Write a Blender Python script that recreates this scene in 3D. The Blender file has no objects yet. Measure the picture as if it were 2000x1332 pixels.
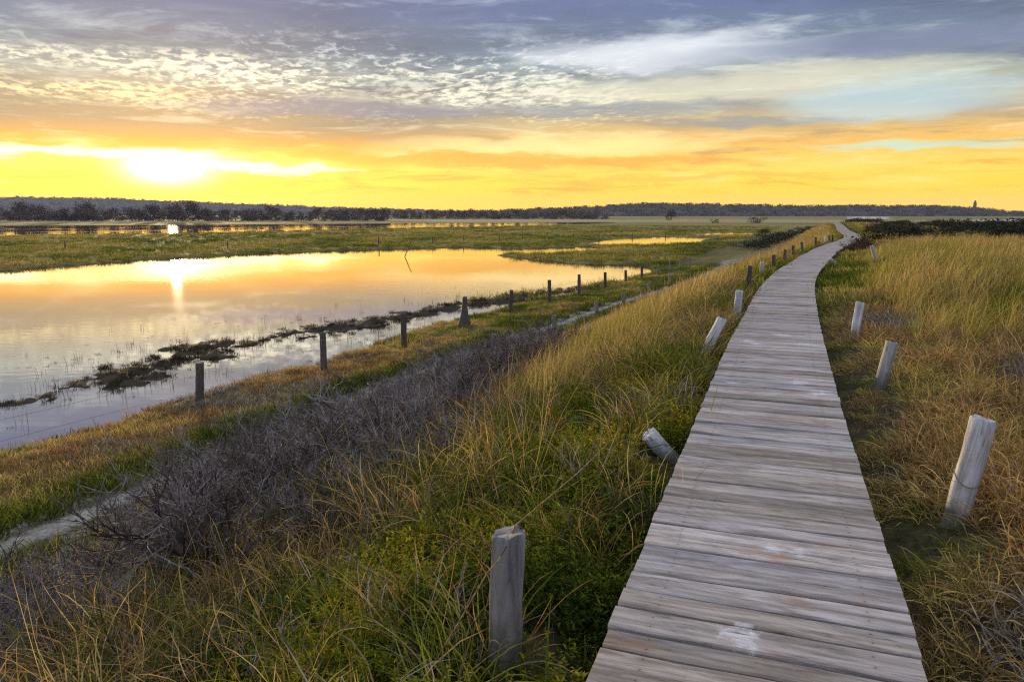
import bpy, math, random
import numpy as np
from mathutils import Vector

random.seed(7)
RNG = np.random.default_rng(11)
sc = bpy.context.scene
COL = sc.collection

# ------------------------------------------------------------------ camera
PITCH = math.radians(9.74); FPX = 1444.0; EYE = 1.6
cam_d = bpy.data.cameras.new('camera'); cam = bpy.data.objects.new('camera', cam_d); COL.objects.link(cam)
cam.location = (0, 0, EYE); cam.rotation_euler = (math.pi / 2 - PITCH, 0, 0)
cam_d.sensor_width = 36; cam_d.lens = 36 * FPX / 2000; cam_d.clip_start = .05; cam_d.clip_end = 20000
sc.camera = cam
sc.render.engine = 'CYCLES'
sc.cycles.use_denoising = False; sc.cycles.use_adaptive_sampling = False; sc.cycles.filter_width = 1.25
sc.cycles.max_bounces = 6; sc.cycles.diffuse_bounces = 2; sc.cycles.glossy_bounces = 3
sc.cycles.transmission_bounces = 3; sc.cycles.transparent_max_bounces = 6; sc.cycles.volume_bounces = 0
sc.cycles.caustics_reflective = False; sc.cycles.caustics_refractive = False
sc.cycles.sample_clamp_indirect = 6
vs = sc.view_settings
vs.view_transform = 'Standard'; vs.look = 'None'; vs.gamma = 1; vs.exposure = 0.42; vs.use_curve_mapping = False

# ------------------------------------------------------------------ node expression helper
class X:
    """a socket (or number) with arithmetic that builds Math nodes"""
    def __init__(s, nt, v): s.nt, s.v = nt, v
    def _put(s, sock, v):
        if isinstance(v, X): v = v.v
        if isinstance(v, (int, float, tuple)): sock.default_value = v
        else: s.nt.links.new(v, sock)
    def op(s, o, *a):
        n = s.nt.nodes.new('ShaderNodeMath'); n.operation = o
        for k, v in enumerate((s,) + a): s._put(n.inputs[k], v)
        return X(s.nt, n.outputs[0])
    def __add__(s, o): return s.op('ADD', o)
    __radd__ = __add__
    def __sub__(s, o): return s.op('SUBTRACT', o)
    def __rsub__(s, o): return X(s.nt, float(o)).op('SUBTRACT', s)
    def __mul__(s, o): return s.op('MULTIPLY', o)
    __rmul__ = __mul__
    def __truediv__(s, o): return s.op('DIVIDE', o)
    def __pow__(s, o): return s.op('POWER', o)
    def mx(s, o): return s.op('MAXIMUM', o)
    def mn(s, o): return s.op('MINIMUM', o)
    def sm(s, a, b, lo=0., hi=1.):
        n = s.nt.nodes.new('ShaderNodeMapRange'); n.interpolation_type = 'SMOOTHSTEP'
        s._put(n.inputs[0], s)
        for k, v in enumerate((a, b, lo, hi)): n.inputs[k + 1].default_value = v
        return X(s.nt, n.outputs[0])
def xyz(nt, a, b, c):
    n = nt.nodes.new('ShaderNodeCombineXYZ')
    for k, v in enumerate((a, b, c)): X(nt, 0)._put(n.inputs[k], v)
    return n.outputs[0]
def noise(nt, vec, scale=1., detail=4., rough=.5, dist=0., col=False):
    n = nt.nodes.new('ShaderNodeTexNoise'); n.inputs['Scale'].default_value = scale
    n.inputs['Detail'].default_value = detail; n.inputs['Roughness'].default_value = rough
    n.inputs['Distortion'].default_value = dist
    if vec is not None: nt.links.new(vec, n.inputs['Vector'])
    return n.outputs['Color'] if col else X(nt, n.outputs[0])
def mixc(nt, f, a, b, mode='MIX'):
    n = nt.nodes.new('ShaderNodeMix'); n.data_type = 'RGBA'; n.blend_type = mode
    q = X(nt, 0); q._put(n.inputs[0], f)
    for k, v in ((6, a), (7, b)):
        if isinstance(v, tuple): v = v if len(v) == 4 else v + (1.,)
        q._put(n.inputs[k], v)
    return n.outputs[2]
def ramp(nt, f, stops, interp='LINEAR'):
    n = nt.nodes.new('ShaderNodeValToRGB'); r = n.color_ramp; r.interpolation = interp
    while len(r.elements) < len(stops): r.elements.new(.5)
    for e, (p, c) in zip(r.elements, stops): e.position = p; e.color = c + (1.,)
    nt.links.new(f.v, n.inputs[0]); return n.outputs[0]

# ------------------------------------------------------------------ world: sunset sky with cloud layers
SUN_AZ, SUN_EL = -24.4, 3.2
W = bpy.data.worlds.new('World'); sc.world = W; W.use_nodes = True
nt = W.node_tree; nt.nodes.clear()
tc = nt.nodes.new('ShaderNodeTexCoord'); sep = nt.nodes.new('ShaderNodeSeparateXYZ')
nt.links.new(tc.outputs['Generated'], sep.inputs[0])
dx, dy, dz = (X(nt, sep.outputs[k]) for k in range(3))
DEG = 57.29578
az = dx.op('ARCTAN2', dy) * DEG
el = dz.mn(1.).mx(-1.).op('ARCSINE') * DEG
caz = (dx * math.sin(math.radians(SUN_AZ)) + dy * math.cos(math.radians(SUN_AZ)))      # 1 towards the sun, -1 away
# clear sky seen through a thin veil: golden at the horizon, grey-green, lilac-blue higher up
def R(e): return max(0., min(1., (e + 2) / 92.)) ** .5
elr = ((el + 2.) / 92.).mx(0.).mn(1.) ** .5
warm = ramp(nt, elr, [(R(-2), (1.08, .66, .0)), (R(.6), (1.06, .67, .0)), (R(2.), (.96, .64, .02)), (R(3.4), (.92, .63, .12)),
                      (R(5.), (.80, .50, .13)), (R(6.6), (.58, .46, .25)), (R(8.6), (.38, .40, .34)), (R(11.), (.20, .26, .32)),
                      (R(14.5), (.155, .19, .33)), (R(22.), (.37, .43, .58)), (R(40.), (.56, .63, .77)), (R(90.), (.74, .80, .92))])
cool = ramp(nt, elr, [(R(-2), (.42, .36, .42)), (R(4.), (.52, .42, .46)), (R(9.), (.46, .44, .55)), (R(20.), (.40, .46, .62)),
                      (R(45.), (.58, .64, .77)), (R(90.), (.74, .80, .92))])  # overhead stops of both ramps, out of view, raised to brighten the foreground
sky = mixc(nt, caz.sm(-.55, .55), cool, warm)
# slow warp so that no cloud edge is straight
wv = xyz(nt, dx * 5., dy * 5., dz * 22.)
w1 = noise(nt, wv, 1., 3.) - .5
w2 = noise(nt, wv, 2.6, 4., .6) - .5
azw = az + w1 * 10. + w2 * 5.
elw = el + w1 * 2.0 + w2 * 1.6
def blob(a0, e0, sa, se):
    a = (azw - a0) / sa; e = (elw - e0) / se
    return (a * a + e * e).sm(0., 2.2, 1., 0.)
iz = X(nt, 1.) / (dz.mx(0.) + .045)
px, py = dx * iz, dy * iz
pl = xyz(nt, px, py, 0.)
# grey lilac deck, seen as a layer overhead
deck = noise(nt, xyz(nt, px * .55, py * .85, 3.), 1., 6., .58, .4)
dk = deck.sm(.40, .66) * el.sm(4.2, 7.)
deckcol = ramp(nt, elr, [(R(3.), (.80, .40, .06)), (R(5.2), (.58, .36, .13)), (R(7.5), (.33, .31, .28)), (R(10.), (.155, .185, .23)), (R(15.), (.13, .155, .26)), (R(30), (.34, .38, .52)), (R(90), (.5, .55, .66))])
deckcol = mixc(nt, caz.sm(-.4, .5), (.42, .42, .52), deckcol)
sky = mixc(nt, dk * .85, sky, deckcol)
mot = noise(nt, xyz(nt, px * 1.7 + py * .6, py * 2.3 - px * .5, 9.), 1., 7., .66, .3)
sky = mixc(nt, mot.sm(.50, .70) * el.sm(6.5, 9.) * .55, sky, mixc(nt, el.sm(8., 20.), (.56, .61, .60), (.44, .51, .64)))
sky = mixc(nt, mot.sm(.48, .32) * el.sm(7., 9.) * .6, sky, (.13, .16, .25))
plain = sky                                           # away from the sunset the deck is all there is to see
left = az.sm(6., -12.) * caz.sm(0., .5)
lowdeck = (elw.sm(4.1, 5.0) * elw.sm(9.5, 7.0) * left)
sky = mixc(nt, lowdeck * .78, sky, mixc(nt, el.sm(4.5, 6.4), (.76, .36, .05), (.27, .245, .20)))
# mackerel flecks
rp = xyz(nt, px * 5.6 + py * 2.4, py * 3.6 - px * 1.6, 1.)
fl = noise(nt, rp, 2.3, 5., .62, .35)
fb = noise(nt, xyz(nt, px * .8, py * .8, 7.), 1., 3.)
fm = fl.sm(.48, .66) * fb.sm(.40, .56) * (elw.sm(5.8, 7.6) * elw.sm(13.5, 10.5)) * az.sm(16., 4.)
fcol = ramp(nt, elr, [(R(6.), (.90, .74, .42)), (R(9.), (.84, .80, .62)), (R(12.), (.66, .70, .74)), (R(20), (.6, .65, .75))])
sky = mixc(nt, fm * .9, sky, fcol)
# finer veil streaks everywhere
vst = noise(nt, xyz(nt, dx * 7., dy * 7., dz * 70.), 1., 7., .64, .5)
sky = mixc(nt, vst.sm(.50, .72) * el.sm(1., 3.) * el.sm(16., 8.) * .5, sky, mixc(nt, el.sm(3., 10.), (1., .82, .42), (.74, .76, .72)))
sky = mixc(nt, vst.sm(.50, .34) * el.sm(.9, 2.) * el.sm(8., 4.8) * .9, sky, mixc(nt, el.sm(2.5, 6.), (.82, .42, .03), (.42, .33, .20)))
# individual cloud bodies
sky = mixc(nt, blob(-22., 9.6, 11., .9) * fl.sm(.40, .60) * .9, sky, (.86, .84, .68))
sky = mixc(nt, blob(-28., 7.6, 9., .6) * fl.sm(.38, .60) * .9, sky, (.90, .78, .48))
sky = mixc(nt, blob(0., 8.8, 9., 1.1) * fl.sm(.36, .60) * .8, sky, (.82, .80, .66))
sky = mixc(nt, blob(11., 11.3, 9., 1.0) * .80, sky, (.74, .76, .80))
sky = mixc(nt, blob(16., 9.0, 13., .9) * .55, sky, (.80, .76, .60))
sky = mixc(nt, blob(29., 10.9, 14., .85) * .85, sky, (.22, .25, .36))
sky = mixc(nt, blob(-12., 7.4, 11., .65) * .75, sky, (.25, .26, .34))
sky = mixc(nt, blob(18., 6.5, 7., .26) * .8, sky, (.34, .34, .33))
sky = mixc(nt, blob(8., 7.6, 8., .5) * .7, sky, (.32, .35, .38))
sky = mixc(nt, blob(27., 7.5, 6., 1.3) * .7, sky, (.50, .63, .68))
sky = mixc(nt, blob(28., 4.4, 6., .30) * .8, sky, (.52, .70, .58))
sky = mixc(nt, blob(3., 5.0, 11., .7) * .7, sky, (1.0, .80, .40))
sky = mixc(nt, blob(2., 3.7, 13., .38) * .75, sky, (.78, .40, .05))
sky = mixc(nt, blob(-9., 4.2, 10., .30) * .8, sky, (.78, .40, .05))
sky = mixc(nt, blob(13., 2.6, 12., .22) * .6, sky, (.86, .48, .06))
# the glow of the veiled sun
da = az - SUN_AZ; de = el - SUN_EL
g1 = ((da * da) / 5. + (de * de) / .9) * -1.; g1 = g1.op('EXPONENT')
g2 = ((da * da) / 300. + (de * de) / 5.) * -1.; g2 = g2.op('EXPONENT')
cut = (elw + da * .05).sm(4.7, 3.9)
front = dy.sm(0., .2)
glow = (g1 * 2.6 + blob(-31., 4.0, 9., .34) * .75 + blob(-18., 3.3, 6., .28) * .8) * cut * front
halo = g2 * (el.sm(5.6, 3.2)) * front * .5
def scale(c, f):
    n = nt.nodes.new('ShaderNodeVectorMath'); n.operation = 'SCALE'
    if isinstance(c, tuple): n.inputs[0].default_value = c
    else: nt.links.new(c, n.inputs[0])
    X(nt, 0)._put(n.inputs[3], f); return n.outputs[0]
def addv(a, b):
    n = nt.nodes.new('ShaderNodeVectorMath'); n.operation = 'ADD'; nt.links.new(a, n.inputs[0]); nt.links.new(b, n.inputs[1]); return n.outputs[0]
gm = nt.nodes.new('ShaderNodeGamma'); gm.inputs[1].default_value = 1.22; nt.links.new(sky, gm.inputs[0]); sky = gm.outputs[0]
sky = addv(sky, scale((1., .94, .72), glow))
sky = addv(sky, scale((.55, .42, .06), halo))
st = nt.nodes.new('ShaderNodeTexSky'); st.sky_type = 'NISHITA'; st.sun_disc = False
st.sun_elevation = math.radians(SUN_EL); st.sun_rotation = math.radians(SUN_AZ)
nish = scale(st.outputs[0], .012)
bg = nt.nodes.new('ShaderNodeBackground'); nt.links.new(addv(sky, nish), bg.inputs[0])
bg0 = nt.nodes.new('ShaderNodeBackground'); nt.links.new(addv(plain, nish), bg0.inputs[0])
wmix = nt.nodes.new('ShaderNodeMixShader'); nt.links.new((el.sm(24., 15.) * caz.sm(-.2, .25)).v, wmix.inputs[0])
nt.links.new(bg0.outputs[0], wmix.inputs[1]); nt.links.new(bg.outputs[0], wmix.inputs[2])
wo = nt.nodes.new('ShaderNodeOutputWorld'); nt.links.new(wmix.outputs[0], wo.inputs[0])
W.cycles.sampling_method = 'MANUAL'; W.cycles.sample_map_resolution = 1024

SV = Vector((math.sin(math.radians(SUN_AZ)) * math.cos(math.radians(SUN_EL)), math.cos(math.radians(SUN_AZ)) * math.cos(math.radians(SUN_EL)), math.sin(math.radians(SUN_EL))))
sun_d = bpy.data.lights.new('sun', 'SUN'); sun = bpy.data.objects.new('sun', sun_d); COL.objects.link(sun)
sun_d.energy = 4.0; sun_d.angle = math.radians(.6); sun_d.color = (1., .74, .40)
sun.rotation_euler = SV.to_track_quat('Z', 'Y').to_euler(); sun.location = (-40, 80, 30)

# ------------------------------------------------------------------ general helpers
def ray(px, py):
    u = (px - 1000) / FPX; v = (666 - py) / FPX
    return np.array((u, math.cos(PITCH) + v * math.sin(PITCH), -math.sin(PITCH) + v * math.cos(PITCH)))
def at(px, py, z):
    d = ray(px, py); k = (z - EYE) / d[2]; return d[0] * k, d[1] * k
def _h(ix, iy, s):
    n = (ix.astype(np.int64) * 374761393 + iy.astype(np.int64) * 668265263 + s * 144665) & 0xffffffff
    n = ((n ^ (n >> 13)) * 1274126177) & 0xffffffff
    return ((n ^ (n >> 16)) & 0xffff) / 65535.
def vn(x, y, s=0):
    x = np.asarray(x, float); y = np.asarray(y, float)
    ix = np.floor(x); iy = np.floor(y); fx = x - ix; fy = y - iy
    fx = fx * fx * (3 - 2 * fx); fy = fy * fy * (3 - 2 * fy)
    a = _h(ix, iy, s); b = _h(ix + 1, iy, s); c = _h(ix, iy + 1, s); d = _h(ix + 1, iy + 1, s)
    return (a + (b - a) * fx) * (1 - fy) + (c + (d - c) * fx) * fy
def fbm(x, y, s=0, o=4):
    r = 0; a = .5; n = 0
    for k in range(o): r = r + a * vn(np.asarray(x) * 2 ** k + 17 * k, np.asarray(y) * 2 ** k, s + k); n += a; a *= .5
    return r / n
def ss(a, b, x):
    t = np.clip((np.asarray(x, float) - a) / (b - a), 0, 1); return t * t * (3 - 2 * t)
def tag(o, label=None, cat=None, group=None, kind=None):
    for k, v in (('label', label), ('category', cat), ('group', group), ('kind', kind)):
        if v: o[k] = v
    return o
def link(name, me, mat=None, parent=None, loc=None):
    o = bpy.data.objects.new(name, me); COL.objects.link(o)
    if mat and not me.materials: me.materials.append(mat)
    if parent: o.parent = parent
    if loc is not None: o.location = loc
    return o
def empty(name, loc=(0, 0, 0)):
    o = bpy.data.objects.new(name, None); COL.objects.link(o); o.location = loc; o.empty_display_size = .1; return o
def mesh(name, v, f, smooth=False):
    me = bpy.data.meshes.new(name); me.from_pydata([tuple(p) for p in v], [], [tuple(q) for q in f]); me.update()
    if smooth: me.shade_smooth()
    return me
def grid_mesh(name, V, nu, nv, wrap=False, smooth=True):
    """V is (nu*nv,3); quads over the grid, wrapping along u when asked"""
    i = np.arange(nu if wrap else nu - 1)[:, None]; j = np.arange(nv - 1)[None, :]
    i2 = (i + 1) % nu
    q = np.stack([i * nv + j, i2 * nv + j, i2 * nv + j + 1, i * nv + j + 1], -1).reshape(-1, 4)
    me = bpy.data.meshes.new(name); me.vertices.add(len(V)); me.vertices.foreach_set('co', V.astype(np.float32).ravel())
    me.loops.add(q.size); me.loops.foreach_set('vertex_index', q.astype(np.int32).ravel())
    me.polygons.add(len(q)); me.polygons.foreach_set('loop_start', np.arange(0, q.size, 4, dtype=np.int32))
    me.update(calc_edges=True)
    if smooth: me.shade_smooth()
    return me
def fattr(me, name, vals, dom='POINT', typ='FLOAT'):
    a = me.attributes.new(name, typ, dom)
    key = {'FLOAT': 'value', 'INT': 'value', 'FLOAT_VECTOR': 'vector', 'FLOAT_COLOR': 'color'}[typ]
    a.data.foreach_set(key, np.ascontiguousarray(vals, dtype=np.int32 if typ == 'INT' else np.float32).ravel())
def newmat(name):
    m = bpy.data.materials.new(name); m.use_nodes = True; n = m.node_tree; n.nodes.clear()
    o = n.nodes.new('ShaderNodeOutputMaterial'); return m, n, o
def node(n, t, **kw):
    q = n.nodes.new(t)
    for k, v in kw.items(): setattr(q, k, v)
    return q
def bsdf(n, o, col, rough=.8, bump=None, spec=.3):
    p = n.nodes.new('ShaderNodeBsdfPrincipled'); q = X(n, 0)
    q._put(p.inputs['Base Color'], col if not isinstance(col, tuple) else col + (1.,))
    q._put(p.inputs['Roughness'], rough); p.inputs['Specular IOR Level'].default_value = spec
    if bump is not None: n.links.new(bump, p.inputs['Normal'])
    n.links.new(p.outputs[0], o.inputs[0]); return p
def bumpn(n, h, strength=.5, dist=.01):
    b = n.nodes.new('ShaderNodeBump'); b.inputs['Strength'].default_value = strength; b.inputs['Distance'].default_value = dist
    X(n, 0)._put(b.inputs['Height'], h); return b.outputs[0]

# ------------------------------------------------------------------ the lie of the land
WATER = -3.7
PTS = np.array([(-3.0, -8.), (0.03, 0.), (.855, 2.33), (1.19, 3.27), (1.78, 4.93), (2.75, 7.6), (4.1, 11.2), (7.15, 18.85), (10.0, 25.0),
                (15.6, 36.4), (21.9, 48.2), (34., 76.8), (53.4, 122.6), (72., 168.), (200., 480.)])
_sl = np.gradient(PTS[:, 0], PTS[:, 1])
def path_x(y):
    y = np.asarray(y, float); k = np.clip(np.searchsorted(PTS[:, 1], y) - 1, 0, len(PTS) - 2)
    h = PTS[k + 1, 1] - PTS[k, 1]; u = np.clip((y - PTS[k, 1]) / h, -3, 3)
    h00 = 2 * u**3 - 3 * u**2 + 1; h10 = u**3 - 2 * u**2 + u; h01 = -2 * u**3 + 3 * u**2; h11 = u**3 - u**2
    r = h00 * PTS[k, 0] + h10 * h * _sl[k] + h01 * PTS[k + 1, 0] + h11 * h * _sl[k + 1]
    return np.where(y < -8, -3.0 + (y + 8) * .37, np.where(y > 480, 200 + (y - 480) * .41, r))
def path_t(x, y):
    y = np.asarray(y, float); b = (path_x(y + .3) - path_x(y - .3)) / .6
    return (np.asarray(x, float) - path_x(y)) / np.sqrt(1 + b * b)
def poly(p, z=WATER): return np.array([at(a, b, z) for a, b in p])
LAGOON = poly([(-400, 560), (0, 531), (250, 511), (500, 497), (700, 490), (900, 484), (985, 487), (1000, 492), (965, 499), (1060, 511), (1130, 517),
               (1255, 520), (1266, 532), (1215, 552), (1130, 572), (1060, 585), (990, 600), (940, 612), (880, 626), (830, 642), (780, 662),
               (700, 692), (630, 718), (500, 752), (390, 787), (300, 814), (140, 868), (0, 908), (-400, 1040)])
POOLS = [poly([(1140, 478), (1190, 468), (1300, 463), (1385, 465), (1370, 474), (1250, 480)]),
         poly([(1350, 460), (1400, 455), (1475, 455), (1465, 459.5)]),
         poly([(975, 497), (1005, 487), (1150, 483), (1165, 488), (1060, 497)]),
         poly([(-400, 474), (-400, 440), (0, 441), (300, 440), (700, 437), (1000, 435.5), (1200, 434), (1200, 436), (1100, 439.5), (900, 444), (700, 448), (350, 457), (150, 459), (0, 462)])]
STRIP = poly([(-200, 822), (60, 782), (180, 757), (300, 714), (420, 680), (600, 648), (700, 632), (800, 615), (900, 598), (1000, 582), (1110, 568), (1200, 556)])
def sdist(x, y, P):
    """signed distance to a polygon, negative inside"""
    d = np.full(x.shape, 1e9); ins = np.zeros(x.shape, bool)
    for k in range(len(P)):
        ax, ay = P[k]; bx, by = P[(k + 1) % len(P)]; ex, ey = bx - ax, by - ay
        u = np.clip(((x - ax) * ex + (y - ay) * ey) / (ex * ex + ey * ey + 1e-9), 0, 1)
        d = np.minimum(d, np.hypot(x - ax - u * ex, y - ay - u * ey))
        c = ((ay > y) != (by > y)) & (x < ex * (y - ay) / (ey + 1e-12 if ey == 0 else ey) + ax); ins ^= c
    return np.where(ins, -d, d)
def pdist(x, y, P):
    d = np.full(x.shape, 1e9); s = np.zeros(x.shape); L = 0.
    for k in range(len(P) - 1):
        ax, ay = P[k]; ex, ey = P[k + 1] - P[k]; l = math.hypot(ex, ey)
        u = np.clip(((x - ax) * ex + (y - ay) * ey) / (l * l), 0, 1); q = np.hypot(x - ax - u * ex, y - ay - u * ey)
        s = np.where(q < d, L + u * l, s); d = np.minimum(d, q); L += l
    return d, s
PL = np.array([(-15.6, -3.50), (-13.5, -3.34), (-11.4, -3.25), (-9.4, -3.22), (-8.5, -2.95), (-6, -2.15), (-3.6, -1.02), (-1.6, -.33), (-.95, -.17), (-.6, -.27), (-.4, -.27), (.6, -.27)])
def terrain(x, y, want=False):
    x = np.asarray(x, float); y = np.asarray(y, float)
    x, y = np.broadcast_arrays(x, y); x = np.array(x); y = np.array(y)
    t = path_t(x, y); n1 = fbm(x * .35, y * .35, 3) - .5; n2 = fbm(x * 1.7, y * 1.7, 9, 3) - .5
    zl = np.interp(t, PL[:, 0], PL[:, 1])
    k = ss(6.5, 13.5, y)
    zr = np.interp(t, [.6, .95, 1.6], [-.27, -.16, -.10]) + .30 * k * ss(1.9, 4.2, t) * ss(60, 30, y) - ss(10, 24, t) * 2.6 - ss(24, 120, t) * .9
    z = np.where(t < 0, zl, zr)
    away = ss(.7, 2.2, np.abs(t)) * ss(10.9, 9.5, np.abs(t + 10.3)) * 0 + ss(.7, 2.2, np.abs(t)) * ss(.9, 1.6, np.abs(t + 10.4))
    z = z + (n1 * .30 + n2 * .10) * away
    # marsh
    sd = sdist(x, y, LAGOON); n3 = fbm(x * .55, y * .55, 21, 5) - .5; n4 = fbm(x * 2.1, y * 2.1, 31, 3) - .5
    R_ = np.hypot(x, y); soft = np.clip(R_ / 60, .35, 6)
    land = np.clip((sd + n3 * 2.2 * soft + n4 * .5) * .11 / soft, -.55, .26)
    for P in POOLS:
        s2 = sdist(x, y, P); land = np.minimum(land, np.clip((s2 + n3 * 1.6 * soft) * .10 / soft, -.4, .26))
    d, s = pdist(x, y, STRIP)
    br = ss(4., 9., s)
    wid = (.60 + .55 * br) + (fbm(x * .3, y * .3, 5) - .5) * 1.8
    strip = -.03 + np.clip((wid - d) * .12, -.5, .10) + n4 * .42 + n3 * .22 - .045 * (1 - br)
    land = np.where(sd < 0.3, np.maximum(land, strip), land)
    m = WATER + land
    wl = ss(-14.6, -16.6, t + n3 * .6)
    z = z * (1 - wl) + m * wl
    far = ss(150, 230, y)
    z = z * (1 - far) + np.where(t < -2, m, -3.45) * far
    if want: return z, t, sd, strip, wl, far
    return z
def gz(x, y): return float(terrain(np.array([x]), np.array([y]))[0])
def hit(px, py):
    d = ray(px, py); k = np.geomspace(1., 900, 4000); Pn = np.array((0, 0, EYE)) + k[:, None] * d
    below = Pn[:, 2] < terrain(Pn[:, 0], Pn[:, 1])
    if not below.any(): return None
    i = int(np.argmax(below)); return Pn[i]

# ------------------------------------------------------------------ ground sheet
rr = np.concatenate([[0.0, .4], np.geomspace(.8, 4700, 700)])
aa = np.concatenate([np.linspace(-180, -50, 40)[:-1], np.linspace(-50, 50, 470), np.linspace(50, 180, 40)[1:-1]])
A, Rr = np.meshgrid(np.radians(aa), rr, indexing='ij')
gx = Rr * np.sin(A); gy = Rr * np.cos(A)
Z, T, SD, ST, WL, FAR = terrain(gx, gy, True)
V = np.stack([gx, gy, Z], -1).reshape(-1, 3)
me = grid_mesh('ground', V, len(aa), len(rr), wrap=True)
nA = fbm(gx * .12, gy * .12, 41); nB = fbm(gx * .5, gy * .5, 47); nC = fbm(gx * .02, gy * .02, 43)
def C(*c): return np.array(c)
def lerp(a, b, f): return a * (1 - f[..., None]) + b * f[..., None]
soil = lerp(C(.030, .026, .014), C(.055, .044, .020), nB)
bank = lerp(C(.115, .080, .020), C(.070, .078, .018), ss(.35, .62, nA + (nB - .5) * .5))
mead = lerp(C(.115, .120, .022), C(.190, .150, .032), ss(.35, .65, nC + (nB - .5) * .3))
mud = lerp(C(.030, .024, .018), C(.055, .043, .025), nB)
grav = lerp(C(.20, .19, .17), C(.30, .285, .25), nB)
sand = C(.46, .44, .40) + 0 * soil
c = lerp(soil, bank, ss(-8.8, -9.6, T))
c = lerp(c, mead, ss(-17, -26, T) * ss(30, 60, gy))
wet = ss(.07, .015, Z - WATER) * ss(-14, -15, T) * ss(220, 120, np.hypot(gx, gy))
c = lerp(c, mud, np.maximum(wet, ss(-.02, .03, ST) * (SD < 0) * 1.))
c = lerp(c, grav, ss(1.0, .7, np.abs(T + 10.35 + (nB - .5) * .3)) * ss(100, 60, gy) * ss(-20, -5, gy))
rut = (ss(.16, .05, np.abs(T + 10.05 + (nB - .5) * .3)) + ss(.16, .05, np.abs(T + 10.75 + (nB - .5) * .3))) * .75 * ss(60, 40, gy)
c = lerp(c, soil * 1.2, np.clip(rut, 0, 1)); c = lerp(c, mead, FAR)
azd = np.degrees(np.arctan2(gx, gy)); rg = np.hypot(gx, gy)
sandm = ss(24.0, 24.3, azd) * ss(26.9, 26.5, azd) * ss(750, 850, rg) * ss(1600, 1400, rg) + ss(31, 32, azd) * ss(60, 50, azd) * ss(300, 380, rg) * ss(900, 700, rg)
c = lerp(c, C(.30, .25, .14) + 0 * soil, ss(430, 520, rg) * ss(800, 650, rg) * .8)
c = lerp(c, sand, np.clip(sandm, 0, 1))
fattr(me, 'cover', np.concatenate([c.reshape(-1, 3), np.ones((len(V), 1))], 1), typ='FLOAT_COLOR')
m, n, o = newmat('ground_cover')
at_ = node(n, 'ShaderNodeAttribute', attribute_name='cover'); g = node(n, 'ShaderNodeNewGeometry')
f1 = noise(n, g.outputs['Position'], 1.3, 8., .65); f2 = noise(n, g.outputs['Position'], 14., 5., .6)
v = mixc(n, f1.sm(.3, .7), (.55, .55, .55), (1.45, 1.4, 1.3)); v2 = mixc(n, f2.sm(.3, .7), (.7, .7, .7), (1.3, 1.3, 1.3))
cc = mixc(n, 1., mixc(n, 1., at_.outputs['Color'], v, 'MULTIPLY'), v2, 'MULTIPLY')
bsdf(n, o, cc, .9, bumpn(n, f1 * .6 + f2 * .4, .8, .08), .15)
tag(link('ground', me, m), 'dune, marsh bank, meadows and mud flats', 'ground', kind='structure')

# ------------------------------------------------------------------ water
m, n, o = newmat('still_water')
g = node(n, 'ShaderNodeNewGeometry')
mp = node(n, 'ShaderNodeMapping'); n.links.new(g.outputs['Position'], mp.inputs[0]); mp.inputs['Rotation'].default_value = (0, 0, .5); mp.inputs['Scale'].default_value = (.7, 1.6, 1)
r1 = noise(n, mp.outputs[0], 1.8, 3., .5); r2 = noise(n, mp.outputs[0], .12, 2., .5)
patch = noise(n, g.outputs['Position'], .035, 2.).sm(.42, .58)
bp = bumpn(n, r1 * (patch * .9 + .12) + r2 * .5, .45, .012)
gl = node(n, 'ShaderNodeBsdfGlossy'); gl.inputs['Roughness'].default_value = .018; gl.inputs['Color'].default_value = (.92, .91, .91, 1)
n.links.new(bp, gl.inputs['Normal'])
df = node(n, 'ShaderNodeBsdfDiffuse'); df.inputs['Color'].default_value = (.13, .115, .085, 1)
fr = node(n, 'ShaderNodeFresnel'); fr.inputs['IOR'].default_value = 1.8; n.links.new(bp, fr.inputs['Normal'])
mx = node(n, 'ShaderNodeMixShader'); n.links.new((X(n, fr.outputs[0]) * .4 + .6).mn(1.).v, mx.inputs[0])
n.links.new(df.outputs[0], mx.inputs[1]); n.links.new(gl.outputs[0], mx.inputs[2]); n.links.new(mx.outputs[0], o.inputs[0])
WATERMAT = m
gxs = np.linspace(-900, 420, 40); gys = np.linspace(2, 760, 30)
A, B = np.meshgrid(gxs, gys, indexing='ij'); keepz = np.full(A.shape, WATER)
# the sheet ends along the foot of the bank, under the ground
B2 = B.copy(); A2 = np.minimum(A, path_x(B) - 13.0)
tag(link('water', grid_mesh('water', np.stack([A2, B2, keepz], -1).reshape(-1, 3), 40, 30, smooth=False), m), 'still flood water of the marsh mirroring the sunset', 'water', kind='structure')

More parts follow.
